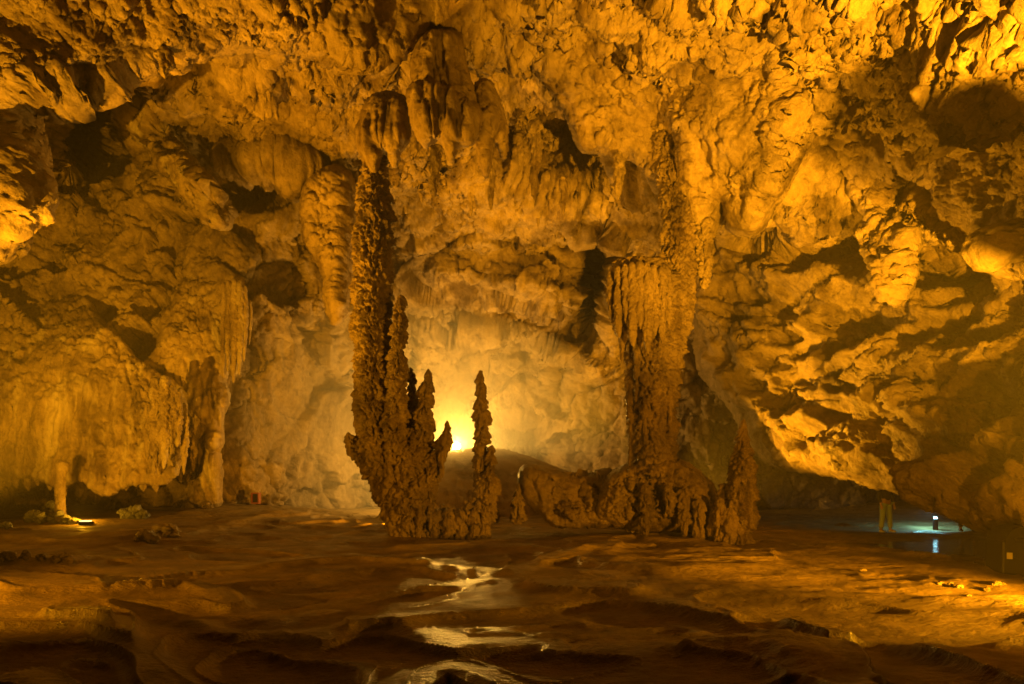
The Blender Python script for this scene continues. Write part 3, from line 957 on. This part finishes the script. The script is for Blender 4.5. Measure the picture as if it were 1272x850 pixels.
make("spire", *loft([(490, 580, 14, -.35), (491, 530, 15, -.35), (493, 470, 13, -.35), (495, 420, 11, -.35), (497, 385, 9, -.35), (498, 366, 5, -.35)], DL, r_column, 1, 0.022, 4), M_column, t)
make("spire", *loft([(511, 575, 12, .45), (511, 530, 10, .45), (512, 490, 8, .45), (511, 470, 6, .45), (509, 456, 3, .45)], DL, r_column, 1, 0.022, 5), M_column, t)
make("spire", *loft([(524, 580, 15, -.1), (526, 540, 13, -.1), (527, 505, 11, -.1), (530, 478, 8, -.1), (532, 458, 4, -.1)], DL, r_column, 1, 0.022, 6), M_column, t)
make("side_arm", *loft([(505, 625, 20, -.26), (524, 600, 17, -.26), (542, 572, 13, -.26), (552, 553, 10, -.26), (556, 537, 7, -.26), (555, 522, 3, -.26)], DL, r_column, 1, 0.022, 7), M_column, t)
make("side_knob", *loft([(466, 590, 14, -.1), (450, 570, 12, -.1), (440, 554, 10, -.1), (434, 544, 8, -.1), (432, 537, 5, -.1)], DL, r_column, 1, 0.022, 8), M_column, t)
make("drip_fringe", *join(*[loft([(x, y0, 6, -.45), (x + 1, (y0 + y1) / 2, 5, -.45), (x, y1, 3, -.45)], DL, r_column, 1, 0.025, 40 + i)
                            for i, (x, y0, y1) in enumerate([(500, 590, 640), (520, 600, 660), (534, 610, 660), (548, 560, 598), (490, 600, 630)])]), M_column, t)

t = thing("stalagmite", "slender pointed stalagmite with a thick shoulder, standing right of the branching one", "stalagmite", at(598, 660, 16.0))
make("shaft", *loft([(598, 655, 15), (598, 600, 12), (597, 550, 11), (597, 510, 10), (597, 485, 7.5), (597, 472, 5), (597, 460, 4)], DL, r_column, 1, 0.022, 9), M_column, t)
make("shoulder", *loft([(600, 652, 15, -.1), (606, 620, 14, -.1), (608, 590, 11, -.1), (610, 565, 8, -.1), (612, 553, 4, -.1)], DL, r_column, 1, 0.022, 10), M_column, t)
make("foot_ridge", *join(loft([(530, 652, 17), (555, 645, 17), (580, 640, 17), (602, 632, 16)], DL, r_column, 0.8, 0.025, 11),
                         loft([(520, 674, 18), (555, 672, 18), (590, 668, 18), (606, 664, 16)], DL, r_column, 0.8, 0.025, 12),
                         *[loft([(x, 632, 9), (x + 1, 650, 9), (x, 690, 9)], DL - .2, r_column, 1, 0.025, 50 + i) for i, x in enumerate((540, 556, 572, 588, 601))]), M_column, t)

# ------------------------------------------------------------------ the broad column on the right with its rock base
DR = 16.4
t = thing("column", "massive stone column, broad and capped at the top, joined to the roof", "column", at(815, 600, DR))
make("shaft", *loft([(812, 610, 32), (811, 560, 31), (810, 510, 32), (812, 455, 36), (812, 410, 40), (812, 370, 42), (810, 340, 36)], DR, r_column, 0.8, 0.025, 20), M_column, t)
make("cap", *loft([(793, 420, 30, -.35), (794, 385, 37, -.3), (794, 355, 40, -.25), (794, 334, 36, -.26), (794, 322, 26, -.26)], DR, r_column, 0.9, 0.025, 21), M_column, t)
make("cap_flutes", *join(*[loft([(x, y0, 5), (x + 1, y0 + 20, 6.2), (x + 1, y1 - 14, 5), (x + 2, y1, 2)], DR - 0.35 - 0.82 * math.sqrt(max(0.05, 1 - ((x - 794) / 39) ** 2)), r_column, 0.9, 0.022, 140 + n, 0.6)
                           for n, (x, y0, y1) in enumerate([(758, 336, 398), (767, 330, 420), (776, 327, 404), (785, 325, 432), (794, 324, 410), (803, 325, 440), (812, 327, 418), (821, 331, 428), (829, 338, 404)])]), M_column, t)
make("roof_link", *loft([(832, 430, 22, .1), (838, 380, 24, .1), (842, 330, 24, .15), (842, 285, 22, .2), (838, 240, 20, .3), (834, 190, 26, .5), (832, 130, 34, .8)], DR, r_column, 0.9, 0.025, 22), M_column, t)
make("foot", *loft([(826, 640, 26, -.3), (820, 600, 25, -.3), (812, 580, 26, -.26), (815, 560, 20, 0)], DR, r_column, 0.9, 0.025, 23), M_column, t)
make("drip_fringe", *join(*[loft([(x, y0, 5, -.55), (x + 1, (y0 + y1) / 2, 4, -.5), (x, y1, 2.5, -.5)], DR, r_column, 1, 0.025, 60 + i)
                            for i, (x, y0, y1) in enumerate([(782, 470, 585), (790, 420, 500), (772, 400, 450), (800, 500, 560), (832, 480, 540)])]), M_column, t)

t = thing("boulder", "long dark rock ledge under the broad column, with drip curtains down its front", "boulder", at(850, 668, 15.6))
make("ledge", *mass([(768, 580), (800, 574), (850, 572), (884, 600), (905, 640), (926, 660), (925, 676), (890, 674), (864, 664), (835, 660), (800, 662), (760, 655), (740, 640), (748, 600)],
                    [(820, 620, 15.4)], 0.9, 24, r_column, step=1.3, rough=5, seed=24, amp=1.1), M_column, t)
make("drip_curtain", *join(*[loft([(x, y0, 9, -.26), (x + 1, (y0 + y1) / 2, 9, -.3), (x, y1, 7, -.3)], 15.4, r_column, 1, 0.025, 70 + i)
                             for i, (x, y0, y1) in enumerate([(801, 600, 668), (830, 600, 640), (850, 606, 668), (868, 620, 674), (885, 630, 680)])]), M_column, t)
hang("boulder", "smooth dark boulder tilted against the ledge, its blunt left end off the ground", "boulder",
     [(645, 590), (652, 580), (668, 579), (700, 586), (725, 588), (750, 582), (770, 600), (790, 640), (792, 658), (760, 656), (720, 655), (690, 653), (672, 640), (655, 622), (645, 606)],
     [(650, 600, 16.4), (780, 620, 15.9), (700, 650, 15.8)], 0.75, 26, r_block, M_column, rough=8, seed=25, amp=0.9, step=1.3)
t = thing("stalagmite", "tapering terraced stalagmite with a ragged foot at the right end of the dark ledge", "stalagmite", at(918, 672, 15.0))
make("shaft", *loft([(913, 690, 22), (914, 650, 22), (918, 618, 22), (921, 590, 18), (922, 560, 12), (923, 540, 7), (924, 520, 3)], 15.0, r_column, 1, 0.02, 26), M_column, t)
make("foot", *join(*[loft([(x, y0, 8, o), (x + 1, (y0 + y1) / 2, 9, o), (x, y1, 8, o)], 15.0, r_column, 1, 0.025, 80 + i)
                     for i, (x, y0, y1, o) in enumerate([(893, 618, 684, -.26), (906, 630, 690, -.4), (920, 640, 684, -.4), (932, 610, 660, -.1), (900, 600, 650, .2)])]), M_column, t)
v, f = loft([(643, 652, 12), (643, 636, 11), (643, 618, 8), (644, 606, 5), (645, 598, 3)], 16.8, r_column, 1, 0.025, 27)
tag(make("stalagmite", v, f, M_column, base=at(643, 650, 16.8)), "knee high dark stump in front of the tilted boulder's raised end", "stalagmite")
v, f = loft([(607, 650, 7), (607, 630, 7), (606, 615, 4)], 19.5, r_column, 1, 0.025, 28)
tag(make("stalagmite", v, f, M_column, base=at(607, 645, 19.5)), "small dark stump seen behind the slender stalagmite's foot", "stalagmite")
v, f = loft([(617, 650, 4), (617, 636, 4), (617, 632, 3)], 20, r_column, 1, 0.025, 29)
tag(make("rock", v, f, M_column, base=at(617, 645, 20)), "little square rock on the mud right of the slender stalagmite", "rock")
v, f = mass([(470, 640), (505, 596), (535, 570), (568, 559), (602, 557), (632, 560), (665, 570), (700, 583), (745, 600), (800, 630), (810, 670), (470, 670)],
            [(640, 580, 24), (640, 650, 21.5), (780, 600, 24.5)], 1.5, 60, lambda p: 0.25 * fbm(p * 0.5, 4), step=2.2, rough=3, seed=30)
struct(make("mud_bank", v, f, M_mound))

# ------------------------------------------------------------------ left foreground things
v, f = loft([(75, 655, 6.5), (75, 630, 6), (75, 605, 6), (76, 585, 6.5), (78, 572, 9)], 17.6, lambda p: 0.35 * r_column(p, 1.6), 1, 0.02, 90)
tag(make("stalagmite", v, f, M_flow, base=at(75, 655, 17.6)), "thin straight lit column standing under the lip of the streaked sheet", "stalagmite")


def ground_hit(px, py):
    """distance at which the line of sight through a photo pixel meets the ground"""
    for d in np.arange(4.0, 26.0, 0.04):
        p = at(px, py, d)
        if p[2] <= ground_z(p[0], p[1]):
            return float(d)
    return 24.0


def stone(name, label, cat, px, py, rx, ry, d, mat, seed, group=None, amp=0.75):
    d = min(d + 1.0, ground_hit(px, py + ry * 0.55))
    a = np.linspace(0, 2 * math.pi, 9, endpoint=False)
    rr = 0.8 + 0.35 * np.random.RandomState(seed).rand(9)
    ol = [(px + rx * r * math.cos(t), py + ry * r * math.sin(t)) for r, t in zip(rr, a)]
    sz = min(rx, ry) * d / F
    v, f = mass(ol, [(px, py, d)], rx * d / F * 0.7, min(rx, ry) * 0.45,
                lambda p: sz * (0.75 * facet(p / sz * 0.8, 1.3) + 0.4 * facet(p / sz * 1.9 + 3, 1.3) + 0.2 * ridged(p / sz * 1.5, 3)),
                step=max(0.5, rx / 26), rough=min(rx, ry) * 0.5, seed=seed, fine=min(0.6, sz * 1.5))
    return tag(make(name, v, f, mat, base=v.mean(0)), label, cat, group)


RG = "grey rubble stones heaped round the thin lit column"
stone("rock", "grey rubble stone at the left end of the heap by the thin column", "rock", 42, 644, 13, 9, 17.6, M_grey, 1, RG)
stone("rock", "tallest grey rubble stone, upright just left of the thin column", "rock", 62, 636, 9, 13, 17.3, M_grey, 2, RG)
stone("rock", "grey rubble stone in front of the foot of the thin column", "rock", 72, 645, 11, 9, 17.0, M_grey, 3, RG)
stone("rock", "slanted grey rubble stone right of the thin column, next to the small floor lamp", "rock", 88, 647, 13, 8, 17.0, M_grey, 4, RG)
stone("rock", "small grey rubble stone at the far left edge of the heap", "rock", 8, 654, 9, 5, 17.2, M_grey, 5, RG)
stone("rock", "bluish grey rock at the foot of the wall below the hanging grey tongue", "rock", 165, 640, 17, 9, 19.5, M_grey, 6)
stone("rock", "lit jagged rock with a dark hollow side lying alone on the mud", "rock", 206, 661, 20, 12, 16.6, M_flow, 7)
stone("rock", "dark flat rock leaning at the left side of the lit jagged rock", "rock", 180, 668, 16, 9, 16.5, M_column, 8)
stone("rock", "small dark rock at the foot of the leaning flowstone cone", "rock", 258, 628, 10, 7, 20.6, M_column, 9)
LG = "broken rocks along the bank at the left edge"
for k, (px, py, rx, ry, lb) in enumerate([(8, 690, 12, 7, "broken rock at the left end of the row on the left bank"),
                                          (32, 691, 9, 8, "lit upright broken rock second from the left on the bank"),
                                          (52, 694, 9, 6, "broken rock in the middle of the row on the left bank"),
                                          (80, 696, 14, 7, "broad flat broken rock at the right end of the row on the left bank")]):
    stone("rock", lb, "rock", px, py, rx, ry, 12.0, M_column, 20 + k, LG)
DG = "crumbled debris stones on the lit floor at the right"
for k, (px, py, rx, ry, lb) in enumerate([(1168, 726, 5, 4, "crumbled stone at the left end of the debris line"), (1180, 727, 4, 4, "dark little crumbled stone near the left end of the debris"),
                                          (1192, 729, 6, 3.5, "flat crumbled stone in the middle of the debris line"), (1226, 733, 6, 4, "larger lit crumbled stone right of the middle of the debris"),
                                          (1240, 726, 9, 3, "long flat crumbled stone at the right end of the debris line"), (1203, 740, 4, 3, "nearest little crumbled stone in front of the debris line"),
                                          (1072, 709, 4, 2.4, "single dark pebble alone on the rippled floor")]):
    stone("rock", lb, "rock", px, py, rx, ry, F * 1.45 / (py - HY), M_flow, 40 + k, DG if k < 6 else None)


# ------------------------------------------------------------------ lamps, bin, people
def bm_box(bm, c, s, bev=0.0, rot=None):
    import bmesh
    from mathutils import Matrix
    r = bmesh.ops.create_cube(bm, size=1.0, matrix=Matrix.Translation(c) @ (rot or Matrix()) @ Matrix.Diagonal((*s, 1)))
    if bev:
        es = {e for v in r['verts'] for e in v.link_edges}
        bmesh.ops.bevel(bm, geom=list(es), offset=bev, segments=2, affect='EDGES', profile=0.5)


def bm_tube(bm, a, b, r0, r1=None, seg=20):
    import bmesh
    from mathutils import Matrix
    a, b = Vector(a), Vector(b)
    v = b - a
    bmesh.ops.create_cone(bm, cap_ends=True, segments=seg, radius1=r0, radius2=r0 if r1 is None else r1, depth=v.length,
                          matrix=Matrix.Translation((a + b) / 2) @ v.to_track_quat('Z', 'Y').to_matrix().to_4x4())


def bm_obj(name, bm, mat, parent, smooth=False):
    me = bpy.data.meshes.new(name)
    bm.to_mesh(me); bm.free()
    if smooth:
        me.polygons.foreach_set("use_smooth", np.ones(len(me.polygons), bool))
    me.materials.append(mat)
    o = bpy.data.objects.new(name, me); COL.objects.link(o); o.parent = parent
    return o


import bmesh
M_black = plain("black_painted_metal", (0.010, 0.009, 0.009), 0.5)
M_lens_warm = plain("glowing_warm_lens", (0.9, 0.7, 0.4), 0.3, (1.0, 0.62, 0.16), 60)
M_lens_foot = plain("glowing_floor_lens", (0.9, 0.8, 0.5), 0.3, (1.0, 0.66, 0.2), 3.5)
M_lens_cool = plain("glowing_cool_lens", (0.6, 0.9, 1.0), 0.3, (0.35, 0.85, 1.0), 14)
M_red = plain("red_painted_box", (0.16, 0.03, 0.012), 0.6)


def flood(label, loc, aim, s, lens):
    t = thing("flood_lamp", label, "lamp", loc)
    v = Vector(aim) - Vector(loc)
    t.rotation_euler = (0, 0, math.atan2(v.y, v.x) + math.pi / 2)
    bm = bmesh.new(); bm_box(bm, (0, 0, 0.30 * s), (0.42 * s, 0.2 * s, 0.32 * s), 0.03 * s); bm_obj("housing", bm, M_black, t)
    bm = bmesh.new(); bm_box(bm, (0, -0.108 * s, 0.30 * s), (0.36 * s, 0.012 * s, 0.26 * s), 0.004 * s); bm_obj("lens", bm, lens, t)
    bm = bmesh.new()
    bm_box(bm, (-0.24 * s, 0, 0.18 * s), (0.02 * s, 0.05 * s, 0.34 * s)); bm_box(bm, (0.24 * s, 0, 0.18 * s), (0.02 * s, 0.05 * s, 0.34 * s))
    bm_box(bm, (0, 0, 0.0), (0.5 * s, 0.06 * s, 0.02 * s)); bm_obj("bracket", bm, M_black, t)
    return t


flood("glaring floodlight in the mist behind the branching stalagmite", at(567, 562, 27.5), at(567, 562, 10), 0.9, M_lens_warm)
_fl = at(107, 652, 17.2)
t = thing("floor_lamp", "small glowing floor lamp beside the grey rubble under the left wall", "lamp", _fl)
bm = bmesh.new(); bm_box(bm, (0, 0, 0.05), (0.34, 0.2, 0.1), 0.02); bm_obj("housing", bm, M_black, t)
bm = bmesh.new(); bm_box(bm, (0, -0.02, 0.115), (0.28, 0.16, 0.03), 0.012); bm_obj("lens", bm, M_lens_foot, t)
_gz = ground_z(*(at(1162, 656, 18.3)[:2]))
t = thing("bollard_lamp", "cool blue white bollard lamp glowing at the far end of the low passage", "lamp", (at(1162, 656, 18.3)[0], 18.3, _gz))
bm = bmesh.new(); bm_tube(bm, (0, 0, -0.05), (0, 0, 0.36), 0.075, 0.07); bm_obj("post", bm, M_black, t)
bm = bmesh.new(); bm_tube(bm, (0, 0, 0.362), (0, 0, 0.42), 0.05, 0.045); bm_obj("lamp_head", bm, M_lens_cool, t, True)
bm = bmesh.new(); bm_tube(bm, (0, 0, 0.422), (0, 0, 0.445), 0.075, 0.045); bm_obj("hood", bm, M_black, t)

t = thing("lamp_box", "small red box with a dark opening at the foot of the left wall", "box", at(318, 626, 22.6))
bm = bmesh.new()
bm_box(bm, (0, 0, 0.03), (0.30, 0.22, 0.06)); bm_box(bm, (0, 0, 0.42), (0.30, 0.22, 0.05))
bm_box(bm, (-0.13, 0, 0.228), (0.04, 0.22, 0.33)); bm_box(bm, (0.13, 0, 0.228), (0.04, 0.22, 0.33)); bm_obj("case", bm, M_red, t)
bm = bmesh.new(); bm_box(bm, (0, 0.03, 0.228), (0.216, 0.14, 0.326)); bm_obj("opening", bm, M_black, t)

_bx = at(1262, 716, 9.1)
t = thing("litter_bin", "dark round topped bin with a small pale sticker at the right edge", "bin", (_bx[0], _bx[1], ground_z(_bx[0], _bx[1])))
t.rotation_euler = (0, 0, -0.25)
bm = bmesh.new(); bm_box(bm, (0, 0, 0.25), (0.62, 0.5, 0.56), 0.03); bm_obj("body", bm, M_black, t)
bm = bmesh.new(); bm_tube(bm, (0, -0.262, 0.50), (0, 0.262, 0.50), 0.27, seg=32); bm_obj("lid", bm, M_black, t, False)
bm = bmesh.new(); bm_box(bm, (-0.22, -0.267, 0.30), (0.075, 0.006, 0.10)); bm_obj("sticker", bm, plain("pale_sticker", (0.30, 0.26, 0.18), 0.7), t)
bm = bmesh.new(); bm_box(bm, (0.0, -0.275, 0.56), (0.30, 0.02, 0.05), 0.008); bm_obj("handle", bm, M_black, t)
M_black.node_tree.nodes["Principled BSDF"].inputs["Specular IOR Level"].default_value = 0.12


def skin(name, joints, edges, mat, parent, sub=2, root=0):
    me = bpy.data.meshes.new(name + "_cage")
    me.from_pydata([j[0] for j in joints], edges, [])
    o = bpy.data.objects.new(name + "_cage", me); COL.objects.link(o)
    mod = o.modifiers.new("skin", 'SKIN'); mod.use_smooth_shade = True
    for i, j in enumerate(joints):
        r = j[1] if isinstance(j[1], tuple) else (j[1], j[1])
        me.skin_vertices[0].data[i].radius = r
        me.skin_vertices[0].data[i].use_root = (i == root)
    sm = o.modifiers.new("sub", 'SUBSURF'); sm.levels = sub; sm.render_levels = sub
    dg = bpy.context.evaluated_depsgraph_get()
    me2 = bpy.data.meshes.new_from_object(o.evaluated_get(dg))
    bpy.data.objects.remove(o)
    me2.name = name
    me2.materials.clear(); me2.materials.append(mat)
    me2.polygons.foreach_set("use_smooth", np.ones(len(me2.polygons), bool))
    r = bpy.data.objects.new(name, me2); COL.objects.link(r); r.parent = parent
    return r


M_skin = plain("skin", (0.45, 0.27, 0.18), 0.5)
M_hair = plain("dark_hair", (0.02, 0.015, 0.012), 0.5)


def person(label, px, d, legs, shoes, top, turn=0.0, spread=0.13, group=None):
    g = at(px, 660, d)
    t = thing("person", label, "person", (g[0], d, ground_z(g[0], d)), group)
    t.rotation_euler = (0, 0, turn)
    J, E = [], []

    def add(p, r, link=None):
        J.append((p, r)); k = len(J) - 1
        if link is not None: E.append((link, k))
        return k
    pel = add((0, 0, .95), (.14, .10))
    ch = add((0, 0, 1.15), (.12, .09), pel); sh = add((0, 0, 1.38), (.15, .09), ch)
    nk = add((0, -.01, 1.50), .055, sh); hd = add((0, -.03, 1.60), (.075, .09), nk); add((0, -.02, 1.71), (.06, .075), hd)
    add((0, -.125, 1.60), .012, hd)
    for s in (-1, 1):
        hp = add((s * .09, 0, .88), (.085, .09), pel)
        kn = add((s * (.09 + spread * .4), -.02, .48), .058, hp); an = add((s * (.09 + spread * .7), 0, .09), .042, kn)
        add((s * (.10 + spread * .75), -.13, .035), .035, an)
        so = add((s * .19, 0, 1.40), .055, sh); el = add((s * .25, .02, 1.12), .042, so); wr = add((s * .26, -.06, .88), .028, el)
        pa = add((s * .26, -.075, .81), (.02, .036), wr)
        for k, (oy, ln) in enumerate([(-.03, .07), (-.01, .08), (.01, .075), (.03, .06)]):
            f1 = add((s * .26, -.08 + oy, .77), .009, pa); add((s * .252, -.085 + oy, .77 - ln * .8), .007, f1)
        th = add((s * .245, -.115, .80), .010, pa); add((s * .24, -.13, .76), .008, th)
    skin("body", J, E, M_skin, t)
    JT = [((0, 0, .97), (.155, .115))]; ET = []
    for s in (-1, 1):
        b = len(JT)
        JT += [((s * .095, 0, .86), (.10, .105)), ((s * (.09 + spread * .4), -.02, .48), .078), ((s * (.09 + spread * .7), 0, .12), .07)]
        ET += [(0, b), (b, b + 1), (b + 1, b + 2)]
    skin("trousers", JT, ET, legs, t)
    JJ = [((0, 0, .93), (.165, .125)), ((0, 0, 1.15), (.15, .115)), ((0, 0, 1.38), (.17, .11)), ((0, 0, 1.45), (.10, .08))]; EJ = [(0, 1), (1, 2), (2, 3)]
    for s in (-1, 1):
        b = len(JJ)
        JJ += [((s * .19, 0, 1.40), .075), ((s * .25, .02, 1.12), .06), ((s * .26, -.055, .91), .045)]
        EJ += [(2, b), (b, b + 1), (b + 1, b + 2)]
    skin("jacket", JJ, EJ, top, t)
    skin("hair", [((0, .015, 1.63), (.075, .085)), ((0, .0, 1.735), (.068, .08)), ((0, .05, 1.58), (.06, .05))], [(0, 1), (0, 2)], M_hair, t)
    for s in (-1, 1):
        x = s * (.09 + spread * .7)
        skin("shoe", [((x, .05, .055), (.045, .05)), ((x + s * .01, -.05, .045), (.045, .045)), ((x + s * .03, -.17, .04), (.042, .035))], [(0, 1), (1, 2)], shoes, t)
    return t


M_jean = plain("pale_blue_jeans", (0.30, 0.42, 0.52), 0.8)
M_dark = plain("dark_cloth", (0.02, 0.02, 0.025), 0.8)
M_white = plain("white_shoe", (0.8, 0.8, 0.8), 0.5)
person("person in pale blue trousers and white shoes standing in the low passage", 1100, 17.4, M_jean, M_white, M_dark, 0.3, 0.14)
person("person in dark trousers and dark shoes standing at the right end of the low passage", 1201, 17.3, M_dark, M_black, M_dark, -0.2, 0.12)

# ------------------------------------------------------------------ haze
def haze():
    m = bpy.data.materials.new("cave_mist")
    m.use_nodes = True
    N, L = m.node_tree.nodes, m.node_tree.links
    N.remove(N["Principled BSDF"])
    pv = N.new("ShaderNodeVolumePrincipled")
    pv.inputs["Color"].default_value = (0.9, 0.9, 0.9, 1)
    pv.inputs["Density"].default_value = 0.0035
    pv.inputs["Anisotropy"].default_value = 0.35
    L.new(pv.outputs[0], N["Material Output"].inputs["Volume"])
    x, y0, y1, z0, z1 = 45, -12, 48, -1.6, 32
    V = [(-x, y0, z0), (x, y0, z0), (x, y1, z0), (-x, y1, z0), (-x, y0, z1), (x, y0, z1), (x, y1, z1), (-x, y1, z1)]
    Fc = [(0, 3, 2, 1), (4, 5, 6, 7), (0, 1, 5, 4), (1, 2, 6, 5), (2, 3, 7, 6), (3, 0, 4, 7)]
    struct(make("haze", V, Fc, m, smooth=False), "stuff")


haze()


def mist():
    """the bank of mist that hangs round the lamp at the back of the chamber"""
    m = bpy.data.materials.new("mist_bank")
    m.use_nodes = True
    N, L = m.node_tree.nodes, m.node_tree.links
    N.remove(N["Principled BSDF"])
    pv = N.new("ShaderNodeVolumePrincipled")
    pv.inputs["Color"].default_value = (0.92, 0.92, 0.92, 1)
    pv.inputs["Density"].default_value = 0.048
    pv.inputs["Anisotropy"].default_value = 0.3
    L.new(pv.outputs[0], N["Material Output"].inputs["Volume"])
    bm = bmesh.new()
    bmesh.ops.create_uvsphere(bm, u_segments=48, v_segments=24, radius=1.0)
    me = bpy.data.meshes.new("mist"); bm.to_mesh(me); bm.free()
    me.materials.append(m)
    o = bpy.data.objects.new("mist", me); COL.objects.link(o)
    o.location = at(505, 520, 25.8); o.scale = (9.5, 5.5, 5.0)
    struct(o, "stuff")


mist()
